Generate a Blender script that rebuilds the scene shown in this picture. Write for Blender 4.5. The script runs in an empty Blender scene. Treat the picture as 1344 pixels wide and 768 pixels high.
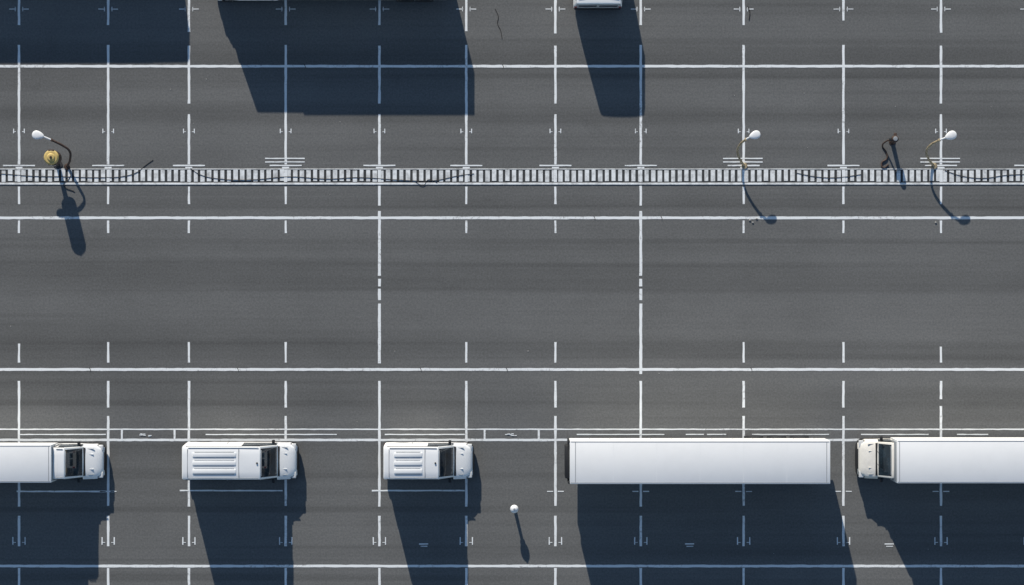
import bpy, bmesh, math, random
from mathutils import Vector
random.seed(7)
S = 23.0      # plan units per metre
H = 150.0     # camera height
scene = bpy.context.scene

def G(u, v, z=0.0):
    k = (H - z) / H
    return ((u - 672.0) / S * k, (384.0 - v) / S * k, z)

# ------------------------------------------------------------------ materials
def newmat(name):
    m = bpy.data.materials.new(name); m.use_nodes = True
    nt = m.node_tree
    return m, nt, nt.nodes["Principled BSDF"]

def simple(name, col, rough=0.5, metal=0.0, coat=0.0, var=0.08, scale=3.0, dirt=None):
    m, nt, b = newmat(name)
    tc = nt.nodes.new("ShaderNodeTexCoord")
    n = nt.nodes.new("ShaderNodeTexNoise"); n.inputs["Scale"].default_value = scale; n.inputs["Detail"].default_value = 8
    n.inputs["Roughness"].default_value = 0.65
    nt.links.new(tc.outputs["Object"], n.inputs["Vector"])
    r = nt.nodes.new("ShaderNodeValToRGB")
    d = dirt if dirt else tuple(c * (1 - var * 2) for c in col)
    r.color_ramp.elements[0].position = 0.30; r.color_ramp.elements[0].color = (*d, 1)
    r.color_ramp.elements[1].position = 0.58; r.color_ramp.elements[1].color = (*col, 1)
    nt.links.new(n.outputs["Fac"], r.inputs["Fac"])
    nt.links.new(r.outputs["Color"], b.inputs["Base Color"])
    b.inputs["Roughness"].default_value = rough
    b.inputs["Metallic"].default_value = metal
    b.inputs["Coat Weight"].default_value = coat
    return m

def asphalt():
    m, nt, b = newmat("asphalt")
    N, L = nt.nodes, nt.links
    geo = N.new("ShaderNodeNewGeometry")
    def noise(scale, detail=4, sc=(1, 1, 1), rough=0.55, off=(0, 0, 0)):
        mp = N.new("ShaderNodeMapping"); mp.inputs["Scale"].default_value = sc; mp.inputs["Location"].default_value = off
        L.new(geo.outputs["Position"], mp.inputs["Vector"])
        n = N.new("ShaderNodeTexNoise"); n.inputs["Scale"].default_value = scale
        n.inputs["Detail"].default_value = detail; n.inputs["Roughness"].default_value = rough
        L.new(mp.outputs["Vector"], n.inputs["Vector"]); return n.outputs["Fac"]
    def rng(fac, a, bb, c, d):
        r = N.new("ShaderNodeMapRange"); r.inputs[1].default_value = a; r.inputs[2].default_value = bb
        r.inputs[3].default_value = c; r.inputs[4].default_value = d
        L.new(fac, r.inputs[0]); return r.outputs[0]
    def mul(a, bb):
        x = N.new("ShaderNodeMath"); x.operation = 'MULTIPLY'; L.new(a, x.inputs[0]); L.new(bb, x.inputs[1]); return x.outputs[0]
    fine = rng(noise(9, 3), 0.3, 0.7, 0.85, 1.15)
    grit = rng(noise(28, 2), 0.3, 0.7, 0.84, 1.16)
    streak = rng(noise(1.0, 3, (0.006, 0.42, 1), .5), 0.36, 0.54, 0.78, 1.03)
    streak2 = rng(noise(1.0, 2, (0.012, 1.5, 1), .5, (5, 9, 0)), 0.30, 0.44, 0.82, 1.02)
    streak3 = rng(noise(1.0, 3, (0.05, 6.0, 1), .5, (2, 3, 0)), 0.3, 0.7, 0.96, 1.03)
    blot = rng(noise(0.07, 4), 0.3, 0.7, 0.92, 1.12)
    blot2 = rng(noise(0.9, 6, (0.5, 1, 1), 0.7), 0.3, 0.7, 0.95, 1.04)
    stain = rng(noise(0.35, 5, (1, 1, 1), 0.6, (31, 7, 0)), 0.27, 0.36, 0.88, 1.0)
    f = mul(mul(mul(fine, grit), mul(streak, streak2)), mul(mul(blot, stain), mul(blot2, streak3)))
    col = N.new("ShaderNodeVectorMath"); col.operation = 'SCALE'
    col.inputs[0].default_value = (0.140, 0.146, 0.148)
    L.new(f, col.inputs["Scale"])
    L.new(col.outputs[0], b.inputs["Base Color"])
    b.inputs["Roughness"].default_value = 0.85
    b.inputs["Specular IOR Level"].default_value = 0.3
    bp = N.new("ShaderNodeBump"); bp.inputs["Strength"].default_value = 0.15; bp.inputs["Distance"].default_value = 0.02
    L.new(noise(22, 3), bp.inputs["Height"]); L.new(bp.outputs[0], b.inputs["Normal"])
    return m

def linepaint():
    m, nt, b = newmat("white_road_paint")
    N, L = nt.nodes, nt.links
    geo = N.new("ShaderNodeNewGeometry")
    n = N.new("ShaderNodeTexNoise"); n.inputs["Scale"].default_value = 5.0; n.inputs["Detail"].default_value = 9; n.inputs["Roughness"].default_value = 0.75
    L.new(geo.outputs["Position"], n.inputs["Vector"])
    n2 = N.new("ShaderNodeTexNoise"); n2.inputs["Scale"].default_value = 0.35; n2.inputs["Detail"].default_value = 3
    L.new(geo.outputs["Position"], n2.inputs["Vector"])
    a = N.new("ShaderNodeMath"); a.operation = 'MULTIPLY_ADD'; a.inputs[1].default_value = 0.5
    L.new(n2.outputs["Fac"], a.inputs[0]); L.new(n.outputs["Fac"], a.inputs[2])
    r = N.new("ShaderNodeValToRGB")
    r.color_ramp.elements[0].position = 0.52; r.color_ramp.elements[0].color = (0.34, 0.35, 0.36, 1)
    r.color_ramp.elements[1].position = 0.69; r.color_ramp.elements[1].color = (0.85, 0.90, 0.93, 1)
    L.new(a.outputs[0], r.inputs["Fac"]); L.new(r.outputs["Color"], b.inputs["Base Color"])
    b.inputs["Roughness"].default_value = 0.7
    return m

M_ASPH = asphalt(); M_LINE = linepaint()
M_WHITE = simple("white_vehicle_paint", (0.90, 0.935, 0.96), 0.28, coat=0.8, var=0.02, scale=1.3)
M_PEARL = simple("white_side_paint", (0.92, 0.93, 0.94), 0.6, var=0.02, scale=1.3)
M_BOX = simple("white_box_panel", (0.91, 0.94, 0.96), 0.38, coat=.6, var=0.02, scale=0.7)
M_ALU = simple("white_side_panel", (0.93, 0.94, 0.95), 0.6, var=0.02, scale=0.7)
M_CREAM = simple("cream_vehicle_paint", (0.86, 0.85, 0.80), 0.35, coat=0.3, var=0.05)
M_SEAM = simple("panel_seam_grey", (0.30, 0.33, 0.36), 0.6)
M_TRIM = simple("black_plastic_trim", (0.018, 0.02, 0.023), 0.55)
M_GLASS = simple("dark_vehicle_glass", (0.026, 0.042, 0.058), 0.06, coat=1.0, var=0.42, scale=1.6)  # mottled base colour paints in window sheen and hints of the interior
M_TYRE = simple("tyre_rubber", (0.02, 0.02, 0.02), 0.85)
M_RIM = simple("wheel_metal", (0.5, 0.5, 0.5), 0.35, metal=0.8)
M_LIGHT = simple("headlamp_lens", (0.75, 0.78, 0.8), 0.15, coat=0.5)
M_RED = simple("tail_lamp_lens", (0.35, 0.02, 0.02), 0.25)
M_CHAS = simple("chassis_steel", (0.06, 0.06, 0.065), 0.6, metal=0.3)
M_LWHITE = simple("lamp_white_enamel", (0.88, 0.91, 0.93), 0.35)
M_RUST = simple("corroded_pole_metal", (0.50, 0.42, 0.27), 0.6, metal=0.2, dirt=(0.16, 0.11, 0.07), scale=8)
M_DRUST = simple("dark_rusted_metal", (0.085, 0.052, 0.040), 0.7, dirt=(0.025, 0.018, 0.015), scale=8)
M_YEL = simple("ochre_yellow_enamel", (0.66, 0.50, 0.19), 0.45, var=0.15, scale=5)
M_CABLE = simple("cable_rubber", (0.012, 0.012, 0.014), 0.6)
M_SLOT = simple("drain_slot_dark", (0.05, 0.055, 0.06), 0.9)
M_SLAT = simple("light_concrete_slat", (0.85, 0.90, 0.93), 0.8, dirt=(0.42, 0.44, 0.45), scale=2.5)
M_PEB = simple("pebble_stone", (0.45, 0.45, 0.44), 0.85, var=.2)
M_CRACK = simple("crack_sealant", (0.02, 0.02, 0.022), 0.7)

# ------------------------------------------------------------------ helpers
def obj_from_bm(name, bm, mats, parent=None, smooth=None):
    me = bpy.data.meshes.new(name); bm.to_mesh(me); bm.free()
    for m in mats: me.materials.append(m)
    if smooth:
        for p in me.polygons: p.use_smooth = True
        me.set_sharp_from_angle(angle=math.radians(smooth))
    ob = bpy.data.objects.new(name, me); scene.collection.objects.link(ob)
    if parent: ob.parent = parent
    return ob

def empty(name, loc=(0, 0, 0), rot=0.0):
    e = bpy.data.objects.new(name, None); e.empty_display_size = 0.5
    e.location = loc; e.rotation_euler = (0, 0, rot)
    scene.collection.objects.link(e); return e

def box(name, lo, hi, mat, parent=None, bevel=0.0, seg=2, side=None):
    bm = bmesh.new(); bmesh.ops.create_cube(bm, size=1)
    for v in bm.verts:
        v.co = Vector([(lo[i] + hi[i]) / 2 + v.co[i] * (hi[i] - lo[i]) for i in range(3)])
    if bevel > 0:
        bmesh.ops.bevel(bm, geom=bm.edges[:], offset=bevel, segments=seg, affect='EDGES', profile=0.5)
    if side:
        bm.normal_update()
        for f in bm.faces:
            if abs(f.normal.y) > .9: f.material_index = 1
    return obj_from_bm(name, bm, [mat] + ([side] if side else []), parent, smooth=40)

def cyl(name, c, r, d, axis, mat, parent=None, r2=None, seg=28, bevel=0.0):
    bm = bmesh.new()
    bmesh.ops.create_cone(bm, cap_ends=True, segments=seg, radius1=r, radius2=r if r2 is None else r2, depth=d)
    if bevel > 0:
        ed = [e for e in bm.edges if len(e.link_faces) == 2 and any(len(f.verts) > 4 for f in e.link_faces)]
        bmesh.ops.bevel(bm, geom=ed, offset=bevel, segments=3, affect='EDGES', profile=0.5)
    for v in bm.verts:
        x, y, z = v.co
        if axis == 'Y': v.co = Vector((x, z, y))
        elif axis == 'X': v.co = Vector((z, y, x))
        v.co += Vector(c)
    bmesh.ops.recalc_face_normals(bm, faces=bm.faces)
    return obj_from_bm(name, bm, [mat], parent, smooth=40)

def pipe(name, pts, r, mat, parent=None, radii=None, res=3):
    cu = bpy.data.curves.new(name, 'CURVE'); cu.dimensions = '3D'
    cu.bevel_depth = r; cu.bevel_resolution = res; cu.resolution_u = 8; cu.use_fill_caps = True
    sp = cu.splines.new('BEZIER'); sp.bezier_points.add(len(pts) - 1)
    for i, p in enumerate(pts):
        bp = sp.bezier_points[i]; bp.co = p; bp.handle_left_type = bp.handle_right_type = 'AUTO'
        if radii: bp.radius = radii[i]
    cu.materials.append(mat)
    ob = bpy.data.objects.new(name, cu); scene.collection.objects.link(ob)
    if parent: ob.parent = parent
    return ob

# ------------------------------------------------------------------ ground
bm = bmesh.new(); bmesh.ops.create_grid(bm, x_segments=8, y_segments=8, size=700)
obj_from_bm("asphalt_ground", bm, [M_ASPH])

# ------------------------------------------------------------------ markings
mk = bmesh.new()
def strip(x0, y0, x1, y1, w, z):
    a, b = Vector((x0, y0)), Vector((x1, y1)); d = b - a; L = d.length
    if L < 1e-4: return
    d.normalize(); n = Vector((-d.y, d.x)); k = max(1, int(L / 0.3))
    prev = None; j = min(.012, w * .12)
    for i in range(k + 1):
        p = a + d * (L * i / k)
        j1, j2 = random.uniform(-j, j), random.uniform(-j, j)
        q = p + n * (w / 2 + j1); r = p - n * (w / 2 + j2)
        cur = (mk.verts.new((q.x, q.y, z)), mk.verts.new((r.x, r.y, z)))
        if prev: mk.faces.new((prev[0], prev[1], cur[1], cur[0]))
        prev = cur
def hl(u0, u1, v, t, z=0.012):
    strip(*G(u0, v)[:2], *G(u1, v)[:2], t / S, z)
def vl(u, v0, v1, t=3.2, z=0.008):
    strip(*G(u, v0)[:2], *G(u, v1)[:2], t / S, z)

cols = [25, 142, 248, 375, 498, 612, 729, 841, 976, 1107, 1235]
extra = [-330, -210, -98, 1352, 1478, 1595, 1722]
allc = extra[:3] + cols + extra[3:]
for v, t in ((87, 3.4), (286, 3.6), (485, 3.6), (577.5, 3.2), (743, 3.4), (-230, 3.6), (-420, 3.6), (1000, 3.6), (1180, 3.6)):
    hl(-900, 2250, v, t)
hl(-900, 2250, 563.5, 1.8)
for i, u in enumerate(allc):
    three = u in (248, 498, 729, 1235)
    vl(u, -200, -20)
    vl(u, -12, {248: 42, 729: 44, 1235: 43, 612: 41, 1107: 27}.get(u, 33))
    if three:
        vl(u, 60, 136); vl(u, 150, 216)
    else:
        vl(u, 59, 216)
    vl(u, 223, 239, 4.0, 0.045)
    if u in (498, 841):
        vl(u, 244, 270); vl(u, 277, 362, 3.8); vl(u, 366, 376, 3.8); vl(u, 379, 394, 3.8); vl(u, 398.5, 477 if u == 498 else 491, 3.8)
    else:
        vl(u, 245, 268, 2.8); vl(u, 289.5, 306, 2.8)
        vl(u, {612: 449, 1235: 455, 25: 451}.get(u, 449), 476, 2.8)
    if u in (142, 375, 729, 976, 1107, 1235):
        vl(u, 500, 524 if u == 1235 else 535); vl(u, 533 if u == 1235 else 546, 664)
    else:
        vl(u, 500, 665)
    vl(u, 677, 717, 3.2); vl(u, 745.5, 930)
    hl(u - 13, u - 4, 12, 1.1, 0.016); hl(u + 4, u + 13, 12, 1.1, 0.016)
    vl(u - 5, 9, 15, .9, 0.016); vl(u + 5, 9, 15, .9, 0.016)
    for s in (-1, 1):
        vl(u + 7 * s, 169, 175, 1.2, 0.016); hl(u + 4 * s, u + 7 * s, 173, .8, 0.020)
        vl(u + 8 * s, 705, 715, 1.4, 0.016); hl(u + 4 * s, u + 8 * s, 712, .8, 0.020)
    hl(u - 21, u + 21, 217.3, 1.8, 0.016)
    vl(u, 219, 221, 9, 0.016)
    if u in (375, 976, 1235):
        hl(u - 27, u + 25, 208, 1.6, 0.016); hl(u - 27, u + 25, 212.6, 1.6, 0.016)
    if u in (729, 841, 976, 1107, 1235, 142):
        hl(u - 11, u - 3, 645, 1.3, 0.016); hl(u + 3, u + 11, 645, 1.3, 0.016)
hl(22, 150, 645, 2.0, 0.016); hl(236, 371, 644, 2.0, 0.016); hl(488, 610, 644, 2.0, 0.016)
for a, b_ in ((160, 229), (636, 707)):
    vl(a, 563, 579, 2.6, 0.016); vl(b_, 563, 579, 2.6, 0.016)
for a, b_ in ((24, 139), (270, 442), (505, 610), (757, 872), (900, 924), (928, 953), (987, 1088), (1130, 1219), (1256, 1297)):
    hl(a, b_, 570.3, 1.5, 0.016)
for u in (191, 671):
    for k in range(9):
        a = random.uniform(-7, 7); hl(u + a - 1.6, u + a + 1.6, 571 + random.uniform(-1.6, 1.6), 1.1, 0.016 + 0.003 * k)
for u in (556, 905, 1167):
    hl(u - 6, u + 6, 714, 1.6, 0.016); hl(u - 4, u + 5, 717, 1.0, 0.016)
obj_from_bm("parking_line_markings", mk, [M_LINE])

# ------------------------------------------------------------------ slatted drainage channel
dr = empty("drainage_channel", (0, 0, 0))
y0, y1 = G(0, 242.6)[1], G(0, 221.2)[1]
bm = bmesh.new()
vs = [bm.verts.new(p) for p in ((-70, y0, .006), (70, y0, .006), (70, y1, .006), (-70, y1, .006))]; bm.faces.new(vs)
obj_from_bm("channel_base", bm, [M_SLOT], dr)
bm = bmesh.new()
u = -900.0
yb, yt = G(0, 238.2)[1], G(0, 223.4)[1]
while u < 2250:
    x = G(u, 0)[0]; w = (5.4 + random.uniform(-.5, .5)) / S
    r = bmesh.ops.create_cube(bm, size=1)
    j = random.uniform(-.03, .03)
    for v in r['verts']:
        v.co = Vector((x + v.co.x * w, (yb + yt) / 2 + v.co.y * (yt - yb) + j, 0.020 + v.co.z * 0.020))
    u += 8.7
obj_from_bm("channel_slats", bm, [M_SLAT], dr)
box("channel_edge_lower", (-70, G(0, 242.6)[1], .008), (70, G(0, 239.9)[1], .035), M_SLAT, dr, .008)
box("channel_edge_upper", (-70, G(0, 222.6)[1], .008), (70, G(0, 221.4)[1], .03), M_SLAT, dr, .005)

# ------------------------------------------------------------------ vehicles
def loft_body(name, st, parent, mats, glass_side, glass_front):
    bm = bmesh.new(); rings = []
    for (x, w, z0, zb, zr, wr, r, cr) in st:
        half = [(w * .93, z0), (w, z0 + .12), (w * 1.005, (z0 + zb) / 2), (w, zb), (wr, zr - r), (wr - .3 * r, zr - .28 * r),
                (wr - r, zr), (wr * .5, zr + cr * .75)]
        pts = [(-a, b) for a, b in half] + [(0, zr + cr)] + [(a, b) for a, b in reversed(half)]
        rings.append([bm.verts.new((x, a, b)) for a, b in pts])
    n = len(rings[0])
    for i in range(len(rings) - 1):
        for j in range(n):
            k = (j + 1) % n
            f = bm.faces.new((rings[i][j], rings[i][k], rings[i + 1][k], rings[i + 1][j]))
            if j in (1, 2, 3, n - 3, n - 4, n - 5): f.material_index = 3
            if i in glass_side and j in (3, n - 5): f.material_index = 1
            if i in glass_front and 6 <= j <= n - 8: f.material_index = 1
            if j == n - 1: f.material_index = 2
            if j in (0, n - 2): f.material_index = 2
    bm.faces.new(rings[0]); bm.faces.new(list(reversed(rings[-1])))
    bmesh.ops.recalc_face_normals(bm, faces=bm.faces)
    return obj_from_bm(name, bm, mats, parent, smooth=32)

def wheels(parent, xs, W, r=0.36, tw=0.24):
    for i, x in enumerate(xs):
        for s in (-1, 1):
            y = s * (W / 2 - tw / 2 + .005)
            cyl(f"tyre_{i}_{'l' if s > 0 else 'r'}", (x, y, r), r, tw, 'Y', M_TYRE, parent, bevel=.03)
            cyl(f"rim_{i}_{'l' if s > 0 else 'r'}", (x, s * (W / 2 + .006), r), r * .6, .03, 'Y', M_RIM, parent, bevel=.01)
            cyl(f"wheel_arch_{i}_{'l' if s > 0 else 'r'}", (x, s * (W / 2 - .11), r + .03), r + .09, tw + .02, 'Y', M_TRIM, parent, bevel=.01)

def vehicle(name, cx, cy, rot, L, W, Hh, hood=1.2, ws=.8, roof_cab=.7, paint=None, box_len=0, box_w=0, box_h=0, ribs=True, hood_h=1.15, rails=True):
    """local +x is forward, origin at the front bumper centre on the ground; body spans x from -L to 0"""
    e = empty(name, (cx, cy, 0), rot); P = paint or M_WHITE; hw = W / 2
    z0 = .28; zb = 1.12
    Rw = hw - .10
    xw0 = -hood; xw1 = -hood - ws; xc = xw1 - roof_cab
    st = [(-L, hw * .95, z0, zb, Hh - .07, Rw * .96, .13, .02),
          (-L + .06, hw * .99, z0, zb, Hh - .02, Rw * .99, .13, .03),
          (-L + .4, hw, z0, zb, Hh, Rw, .13, .04)]
    if L > hood + ws + roof_cab + .9:
        st += [(xc - .12, hw, z0, zb, Hh, Rw, .13, .04)]
    st += [(xc, hw, z0, zb, Hh, Rw, .13, .04)]
    i_side0 = len(st) - 1
    h4 = min(.42, hood * .36); hA = min(.35, hood * .3)
    st += [(xw1 - .05, hw, z0, zb, Hh - .01, Rw, .13, .04),
           (xw1, hw, z0, zb, Hh - .05, Rw - .01, .13, .04),
           (xw0 + ws * .1 - .02, hw, z0, zb - .02, hood_h + .16, hw - .13, .10, .05),
           (xw0 + ws * .1 + .04, hw, z0, zb - .06, hood_h + .06, hw - .11, .12, .05),
           (xw0 + ws * .1 + .04 + hA, hw * .995, z0, .95, hood_h, hw - .09, .14, .05),
           (-h4, hw * .985, z0, .88, hood_h - .08, hw - .13, .16, .05),
           (-h4 * .48, hw * .93, z0, .80, hood_h - .15, hw - .20, .16, .04),
           (-h4 * .17, hw * .85, z0 + .02, .72, hood_h - .26, hw - .30, .14, .03),
           (0.0, hw * .76, z0 + .05, .66, hood_h - .38, hw - .38, .12, .01)]
    side = M_PEARL if P is M_WHITE else P
    loft_body("body", st, e, [P, M_GLASS, M_TRIM, side], {i_side0, i_side0 + 1, i_side0 + 2}, {i_side0 + 2})
    bm = bmesh.new()
    plan = [(-.95, hw + .025), (-.45, hw + .03), (-.2, hw * .96 + .03), (-.04, hw * .86 + .03), (.05, hw * .7), (.08, hw * .35), (.085, 0)]
    full = [(x, -y) for x, y in plan] + [(x, y) for x, y in reversed(plan[:-1])]
    prev = None
    for (x, y) in full:
        zlo, zhi = .25, .62
        inx = x - .12 if x > -.3 else x; iny = y * .86
        c = [bm.verts.new((x, y, zlo)), bm.verts.new((x, y, zhi - .05)), bm.verts.new((x - .02, y * .985, zhi)), bm.verts.new((inx, iny, zhi + .01)), bm.verts.new((inx, iny, zlo))]
        if prev:
            for k in range(5):
                bm.faces.new((prev[k], prev[(k + 1) % 5], c[(k + 1) % 5], c[k]))
        else: bm.faces.new(c)
        prev = c
    bm.faces.new(list(reversed(prev)))
    bmesh.ops.recalc_face_normals(bm, faces=bm.faces)
    obj_from_bm("front_bumper", bm, [M_TRIM], e, smooth=35)
    box("grille", (-.10, -hw * .5, .66), (.045, hw * .5, hood_h - .34), M_TRIM, e, .02)
    for s in (-1, 1):
        t = 'l' if s > 0 else 'r'
        a, b_ = sorted((s * hw * .58, s * hw * .94))
        box("headlamp_" + t, (-.32, a, .70), (-.045, b_, hood_h - .22), M_LIGHT, e, .05, 3)
        box("headlamp_surround_" + t, (-.36, a - .02, .66), (-.08, b_ + .02, hood_h - .26), M_TRIM, e, .03, 2)
        a, b_ = sorted((s * (hw - .06), s * (hw + .17)))
        box("mirror_" + t, (xw0 - .22, a, 1.22), (xw0 - .06, b_, 1.48), M_TRIM, e, .04)
        if hood > .8:
            box("hood_seam_" + t, (xw0 + .12, s * (hw - .27) - .010, hood_h - .02), (-.50, s * (hw - .27) + .010, hood_h + .030), M_SEAM, e)
            box("hood_crease_" + t, (xw0 + .2, s * (hw * .42) - .012, hood_h), (-.55, s * (hw * .42) + .012, hood_h + .052), P, e)
        a, b_ = sorted((s * (hw - .015), s * (hw + .03)))
        box("sill_" + t, (-L + .3, a, .30), (-1.0, b_, .48), M_TRIM, e, .012)
        if rails:
            box("roof_rail_" + t, (-L + .35, s * (Rw - .10) - .014, Hh), (xw1 - .12, s * (Rw - .10) + .014, Hh + .03), M_SEAM, e, .005)
            box("drip_rail_" + t, (-L + .2, s * (Rw - .005) - .018, Hh - .12), (xw1 - .05, s * (Rw - .005) + .018, Hh - .09), M_TRIM, e, .005)
    box("wiper_cowl", (xw0 + ws * .1, -hw + .2, hood_h + .03), (xw0 + ws * .1 + .13, hw - .2, hood_h + .11), M_TRIM, e, .02)
    for k, yy in enumerate((-.45, .25)):
        pipe(f"wiper_{k}", [(xw0 + .08, yy, hood_h + .13), (xw0 - .12, yy + .35, hood_h + .42)], .012, M_TRIM, e)
    box("roof_header_strip", (xw1 - .02, -Rw + .22, Hh - .06), (xw1 + .05, Rw - .22, Hh - .035), M_SEAM, e, .004)
    fx = -.85
    if box_len:
        bx1 = xc - .06; bw = box_w / 2
        box("cargo_box", (bx1 - box_len, -bw, .75), (bx1, bw, box_h), M_BOX, e, .035, side=M_ALU)
        box("chassis_rail", (bx1 - box_len + .1, -.5, .5), (bx1 + .3, .5, .745), M_CHAS, e)
        for s in (-1, 1):
            t = 'l' if s > 0 else 'r'
            box("roof_edge_" + t, (bx1 - box_len + .05, s * (bw - .07) - .015, box_h - .01), (bx1 - .05, s * (bw - .07) + .015, box_h + .012), M_SEAM, e, .004)
            box("skirt_" + t, (bx1 - box_len * .72, s * (bw - .05) - .02, .4), (bx1 - 1.2, s * (bw - .05) + .02, .745), M_TRIM, e, .01)
            a, b_ = sorted((s * (bw - .1), s * (bw - .35)))
            box("tail_lamp_" + t, (bx1 - box_len - .03, a, .62), (bx1 - box_len + .02, b_, .74), M_RED, e, .01)
        box("box_front_cap", (bx1 + .001, -bw + .1, 1.2), (bx1 + .05, bw - .1, box_h - .15), M_SEAM, e, .02)
        box("roof_front_seam", (bx1 - .16, -bw + .1, box_h - .01), (bx1 - .13, bw - .1, box_h + .01), M_SEAM, e)
        box("rear_bumper", (bx1 - box_len - .08, -bw + .1, .45), (bx1 - box_len + .05, bw - .1, .6), M_TRIM, e, .02)
        wheels(e, [fx], W); wheels_r = empty("rear_axles"); wheels_r.parent = e
        wheels(wheels_r, [bx1 - box_len + 1.3] + ([bx1 - box_len + 2.4] if box_len > 8 else []), box_w - .1, .42, .4)
    else:
        wheels(e, [fx, -L + 1.0], W)
        xr0, xr1 = -L + .5, xc - .28
        if ribs:
            for k in (-1, 0, 1):
                yy = k * .46
                box(f"roof_rib_{k + 1}", (xr0 + .1, yy - .13, Hh), (xr1, yy + .13, Hh + .075), P, e, .03, 2)
                for q in (-1, 1):
                    box(f"roof_groove_{k + 1}_{q + 1}", (xr0 + .2, yy + q * .165 - .012, Hh), (xr1 - .1, yy + q * .165 + .012, Hh + .048), M_SEAM, e, .003)
        box("roof_seam", (xc - .14, -Rw + .15, Hh), (xc - .11, Rw - .15, Hh + .047), M_SEAM, e)
        box("roof_seam_rear", (-L + .30, -Rw + .15, Hh), (-L + .325, Rw - .15, Hh + .047), M_SEAM, e)
        cyl("antenna_base", (xw1 - .2, 0, Hh + .06), .05, .06, 'Z', M_TRIM, e, bevel=.01)
        box("rear_bumper", (-L - .09, -hw + .06, .3), (-L + .1, hw - .06, .58), M_TRIM, e, .04)
        box("rear_window_l", (-L - .012, -hw + .28, 1.25), (-L + .12, -.06, 1.9), M_GLASS, e, .02)
        box("rear_window_r", (-L - .012, .06, 1.25), (-L + .12, hw - .28, 1.9), M_GLASS, e, .02)
        for s in (-1, 1):
            t = 'l' if s > 0 else 'r'
            a, b_ = sorted((s * (hw - .05), s * (hw - .2)))
            box("tail_lamp_" + t, (-L - .02, a, .8), (-L + .08, b_, 1.3), M_RED, e, .02)
            box("side_seam_" + t, (xc - .9, s * hw - .012, .5), (xc - .88, s * hw + .012, 1.9), M_SEAM, e)
    return e

YC = -9.55
vehicle("cargo_van", -2.22, YC, 0, 4.98, 2.06, 2.85, hood=1.15, ws=.72, roof_cab=.66)
vehicle("cargo_van", -12.2, YC, 0, 6.28, 2.10, 2.88, hood=1.15, ws=.72, roof_cab=1.1)
vehicle("box_truck", -23.15, YC - .03, 0, 2.75, 2.0, 2.65, hood=1.2, ws=.72, roof_cab=.65, box_len=7.5, box_w=2.12, box_h=2.95)
vehicle("box_truck", 19.62, YC + .12, math.pi, 2.2, 2.25, 2.6, hood=1.12, ws=.55, roof_cab=.12, paint=M_CREAM, box_len=13.5, box_w=2.42, box_h=3.4, hood_h=1.3)
# vehicles parked in the upper row
vehicle("cargo_van", 4.86, G(0, 12)[1] + 5.4, math.pi / 2, 5.4, 2.76, 2.72, hood=1.2, ws=.8, roof_cab=.5)
vehicle("box_truck", G(284, 0)[0], G(0, 3)[1] + 1.25, math.pi, 3.6, 2.42, 2.88, hood=.42, ws=.35, roof_cab=2.6, box_len=9.75, box_w=2.4, box_h=2.86, rails=False)
vehicle("box_truck", G(230, 0)[0], G(0, -62)[1] + 1.25, 0, 2.9, 2.45, 2.86, hood=.42, ws=.35, roof_cab=1.9, box_len=12, box_w=2.45, box_h=2.79, rails=False)

# semi trailer
def trailer(name, x0, x1, yc, W, Hh):
    e = empty(name, ((x0 + x1) / 2, yc, 0)); h = (x1 - x0) / 2; w = W / 2
    box("cargo_box", (-h, -w, 1.05), (h, w, Hh), M_BOX, e, .04, side=M_ALU)
    box("chassis_rail", (-h + .6, -.55, .75), (h - .1, .55, 1.045), M_CHAS, e)
    box("refrigeration_unit", (-h - .26, -w + .28, 1.7), (-h - .002, w - .28, Hh - .35), M_TRIM, e, .06)
    box("front_frame", (-h - .10, -w + .03, 1.1), (-h - .002, w - .03, 1.5), M_CHAS, e, .02)
    for s in (-1, 1):
        t = 'l' if s > 0 else 'r'
        box(f"roof_edge_{t}", (-h + .06, s * (w - .07) - .015, Hh - .01), (h - .06, s * (w - .07) + .015, Hh + .012), M_SEAM, e, .004)
        box(f"corner_post_{t}", (-h - .09, s * (w - .07) - .07, 1.1), (-h - .002, s * (w - .07) + .07, Hh - .02), M_TRIM, e, .015)
        box(f"side_skirt_{t}", (-h + 3.4, s * (w - .06) - .015, .45), (h - 5.2, s * (w - .06) + .015, 1.045), M_SEAM, e, .01)
        box(f"landing_leg_{t}", (-h + 2.3, s * .7 - .06, .05), (-h + 2.42, s * .7 + .06, 1.045), M_CHAS, e)
        box(f"landing_foot_{t}", (-h + 2.2, s * .7 - .14, 0), (-h + 2.52, s * .7 + .14, .05), M_CHAS, e)
        a, b_ = sorted((s * (w - .1), s * (w - .4)))
        box(f"tail_lamp_{t}", (h - .02, a, 1.08), (h + .03, b_, 1.2), M_RED, e, .01)
        for k in range(12):
            xx = -h + 1.15 * (k + 1)
            box(f"side_rib_{t}_{k}", (xx - .02, s * w - .012, 1.12), (xx + .02, s * w + .012, Hh - .12), M_BOX, e)
    for k in range(1, 6):
        xx = -h + 2 * h * k / 6
        box(f"roof_panel_seam_{k}", (xx - .008, -w + .1, Hh - .01), (xx + .008, w - .1, Hh + .003), M_BOX, e)
    box("roof_cross_seam_front", (-h + .30, -w + .1, Hh - .01), (-h + .33, w - .1, Hh + .01), M_SEAM, e)
    box("roof_cross_seam_rear", (h - .22, -w + .1, Hh - .01), (h - .19, w - .1, Hh + .01), M_SEAM, e)
    box("underride_bar", (h - .12, -w + .1, .45), (h - .02, w - .1, .58), M_CHAS, e, .02)
    box("underride_leg_l", (h - .11, .5, .58), (h - .03, .6, .76), M_CHAS, e)
    box("underride_leg_r", (h - .11, -.6, .58), (h - .03, -.5, .76), M_CHAS, e)
    ax = empty("rear_axles"); ax.parent = e
    wheels(ax, [h - 1.4, h - 2.7, h - 4.0], W - .06, .46, .42)
    return e
trailer("semi_trailer", 3.22, 17.74, -9.46, 2.42, 3.55)

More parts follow.
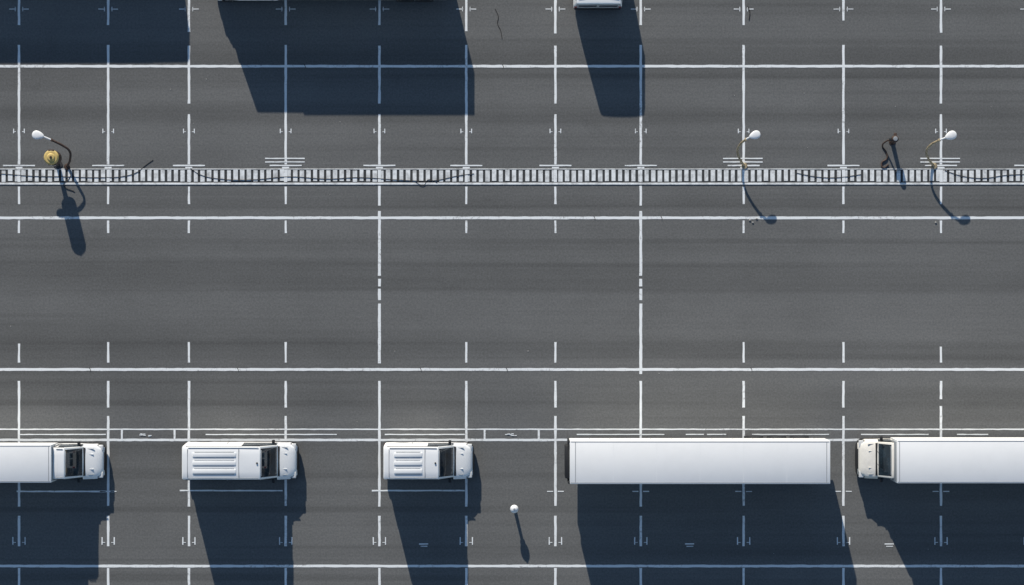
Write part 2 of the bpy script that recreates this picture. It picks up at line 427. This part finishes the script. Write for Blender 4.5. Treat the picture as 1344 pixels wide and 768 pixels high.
# ------------------------------------------------------------------ street furniture
def street_lamp(pts, zs, head_dir, head_mat, low_mat, top_mat, hs=1.0):
    base = Vector(G(*pts[0])); e = empty("street_lamp", base)
    P3 = [Vector(G(p[0], p[1], z)) - base for p, z in zip(pts, zs)]
    n = len(P3); k = n // 2 + 1
    pipe("pole", P3[:k + 1], .065, low_mat, e, [1.15] + [1.0] * (k))
    pipe("arm", P3[k:], .05, top_mat, e)
    cyl("base_flange", (0, 0, .04), .17, .08, 'Z', low_mat, e, bevel=.015)
    cyl("pole_collar", P3[k], .085, .12, 'Z', low_mat, e, bevel=.02)
    d = Vector((head_dir[0], -head_dir[1], 0)).normalized(); n_ = Vector((-d.y, d.x, 0)); c = P3[-1]
    def shell(nm, sc, zoff, flat, mat):
        bm = bmesh.new(); bmesh.ops.create_uvsphere(bm, u_segments=24, v_segments=14, radius=1)
        for v in bm.verts:
            a, b_, z = v.co
            wd = .24 + .07 * a
            v.co = c + d * (a * .35 * sc * hs + .22 * hs) + n_ * (b_ * wd * sc * hs) + Vector((0, 0, (z * (.08 if z > 0 else flat)) * sc * hs + zoff))
        return obj_from_bm(nm, bm, [mat], e, smooth=60)
    shell("head_shell", 1.0, 0, .04, head_mat)
    shell("head_lens", .78, -.028, .04, M_LIGHT)
    return e

ZS = [0, .45, .95, 1.45, 1.85, 2.05]
street_lamp([(977, 218), (971, 209), (968, 198), (972, 189), (979, 183), (986, 179)], ZS, (1, -.35), M_LWHITE, M_RUST, M_LWHITE, .95)
street_lamp([(1226, 218), (1219, 209), (1216, 199), (1222, 190), (1233, 184), (1243, 180)], ZS, (1, -.4), M_LWHITE, M_RUST, M_LWHITE, 1.0)
street_lamp([(88, 219), (92, 209), (91, 198), (82, 191), (68, 184), (55, 178.5)], [0, .7, 1.2, 1.5, 1.75, 1.9], (-1, -.2), M_LWHITE, M_DRUST, M_LWHITE, 1.0)

b0 = Vector(G(76, 216)); e = empty("parking_payment_machine", b0)
cyl("post", (0, 0, .6), .13, 1.2, 'Z', M_TRIM, e)
cyl("foot_plate", (0, 0, .03), .26, .06, 'Z', M_CHAS, e, bevel=.01)
cyl("housing", (0, .30, 1.62), .42, 1.05, 'Z', M_DRUST, e, bevel=.05)
cyl("housing_lid", (0, .30, 2.19), .44, .12, 'Z', M_YEL, e, r2=.36, bevel=.03)
cyl("lid_cap", (0, .30, 2.29), .24, .08, 'Z', M_YEL, e, r2=.18, bevel=.02)
cyl("lid_knob", (0, .30, 2.36), .07, .08, 'Z', M_DRUST, e, bevel=.02)
box("lid_hinge", (-.16, .62, 2.12), (.16, .74, 2.24), M_DRUST, e, .02)
box("bracket", (-.12, -.1, 1.16), (.12, .5, 1.20), M_CHAS, e)
box("display_panel", (-.2, -.145, 1.6), (.2, -.08, 1.95), M_GLASS, e, .01)

# short dark charging post with a cord trailing to the channel
b0 = Vector(G(1171, 186)); e = empty("power_outlet_post", b0)
cyl("post", (0, 0, .40), .13, .80, 'Z', M_DRUST, e, r2=.10)
cyl("foot_plate", (0, 0, .02), .2, .04, 'Z', M_DRUST, e, bevel=.008)
cyl("outlet_head", (.02, .10, .97), .21, .34, 'Z', M_DRUST, e, r2=.19, bevel=.05)
cyl("head_cap", (.02, .10, 1.17), .13, .06, 'Z', M_SEAM, e, bevel=.02)
box("outlet_arm", (-.06, .22, .92), (.12, .44, 1.04), M_DRUST, e, .03)
box("socket_cover", (-.30, -.02, .82), (-.12, .16, 1.0), M_TRIM, e, .03)
W3 = lambda u, v, z: Vector(G(u, v)[:2] + (z,)) - b0
pipe("power_cord", [Vector((-.24, .05, .84)), W3(1162, 186, .45), W3(1158, 192, .05), W3(1163, 200, .05), W3(1164, 208, .05), W3(1157, 214, .05), W3(1159, 220, .05), W3(1166, 216, .05)], .045, M_DRUST, e)

b0 = Vector(G(675, 666)); e = empty("bollard_light", b0)
cyl("post", (0, 0, .42), .10, .84, 'Z', M_CHAS, e, r2=.08)
cyl("foot_plate", (0, 0, .02), .16, .04, 'Z', M_CHAS, e, bevel=.008)
cyl("collar", (0, 0, .88), .14, .08, 'Z', M_TRIM, e, bevel=.01)
bm = bmesh.new(); bmesh.ops.create_uvsphere(bm, u_segments=24, v_segments=16, radius=.24)
for v in bm.verts: v.co.z = v.co.z * .95 + 1.12
obj_from_bm("globe", bm, [M_LWHITE], e, smooth=60)
cyl("globe_cap", (0, 0, 1.36), .06, .04, 'Z', M_SEAM, e, bevel=.01)

def cable(pts, r=.015, name="power_cable", z=.045, mat=M_CABLE):
    pipe(name, [G(u, v)[:2] + (z if 218 < v < 246 else .02,) for u, v in pts], r, mat)
cable([(-60, 226), (0, 228), (40, 231), (85, 232), (130, 233), (165, 231), (182, 225), (190, 218), (201, 210)])
cable([(250, 221), (262, 229), (290, 235), (330, 236), (380, 232), (430, 235), (470, 233), (520, 236), (570, 237), (600, 231), (622, 228)])
cable([(1045, 227), (1070, 232), (1100, 233), (1130, 229)])
cable([(1240, 224), (1262, 231), (1290, 234), (1320, 230), (1350, 229), (1420, 233)])
cable([(88, 219), (93, 226), (90, 236), (84, 242), (98, 252)], .018)
cable([(545, 239), (556, 243), (562, 236), (574, 240)], .013)
cable([(650, 12), (654, 22), (653, 31), (657, 40), (659, 51)], .016, "asphalt_crack", mat=M_CRACK)
cable([(981, 8), (984, 16), (983, 26)], .025, "asphalt_crack", mat=M_CRACK)
for u, v in ((118, 485), (312, 485), (552, 485), (665, 485), (868, 286), (986, 485), (780, 286), (400, 87), (660, 87)):
    cable([(u - 1, v - 2.6), (u + .6, v), (u + 1, v + 2.6)], .016, "asphalt_crack", mat=M_CRACK)
bm = bmesh.new()
for k in range(22):
    u = random.uniform(0, 1344); v = random.choice([random.uniform(250, 560), random.uniform(100, 215), random.uniform(655, 735)])
    p = G(u, v); s = random.uniform(.015, .035)
    r = bmesh.ops.create_icosphere(bm, subdivisions=1, radius=s)
    for q in r['verts']: q.co = Vector((p[0] + q.co.x * random.uniform(.7, 1.5), p[1] + q.co.y * random.uniform(.7, 1.4), .02 + q.co.z * .5))
for u, v in ((984, 289), (988, 292), (1228, 292), (993, 287)):
    p = G(u, v); r = bmesh.ops.create_icosphere(bm, subdivisions=1, radius=.06)
    for q in r['verts']: q.co = Vector((p[0] + q.co.x, p[1] + q.co.y * .8, .04 + q.co.z * .5))
obj_from_bm("scattered_pebbles", bm, [M_PEB])

# ------------------------------------------------------------------ light, sky, camera
EL = math.radians(23); AZ = math.atan(0.24)
sd = Vector((-math.sin(AZ) * math.cos(EL), math.cos(AZ) * math.cos(EL), math.sin(EL)))
sun = bpy.data.lights.new("sun", 'SUN'); sun.energy = 5.0; sun.angle = math.radians(.55); sun.color = (1.0, .90, .77)
so = bpy.data.objects.new("sun", sun); scene.collection.objects.link(so)
so.rotation_euler = (-sd).to_track_quat('-Z', 'Y').to_euler(); so.location = sd * 60
w = bpy.data.worlds.new("World"); scene.world = w; w.use_nodes = True
nt = w.node_tree; bg = nt.nodes["Background"]
sky = nt.nodes.new("ShaderNodeTexSky"); sky.sky_type = 'NISHITA'; sky.sun_disc = False
sky.sun_elevation = EL; sky.sun_rotation = -AZ; sky.air_density = 1.0; sky.dust_density = 0.0; sky.ozone_density = 1.0
nt.links.new(sky.outputs[0], bg.inputs[0]); bg.inputs[1].default_value = .10

cam = bpy.data.cameras.new("camera"); co = bpy.data.objects.new("camera", cam); scene.collection.objects.link(co)
co.location = (0, 0, H); co.rotation_euler = (0, 0, 0)
cam.sensor_width = 36; cam.lens = 36 * H / (1344 / S); cam.clip_end = 3000
scene.camera = co
scene.view_settings.view_transform = 'Standard'; scene.view_settings.look = 'None'; scene.view_settings.exposure = 0
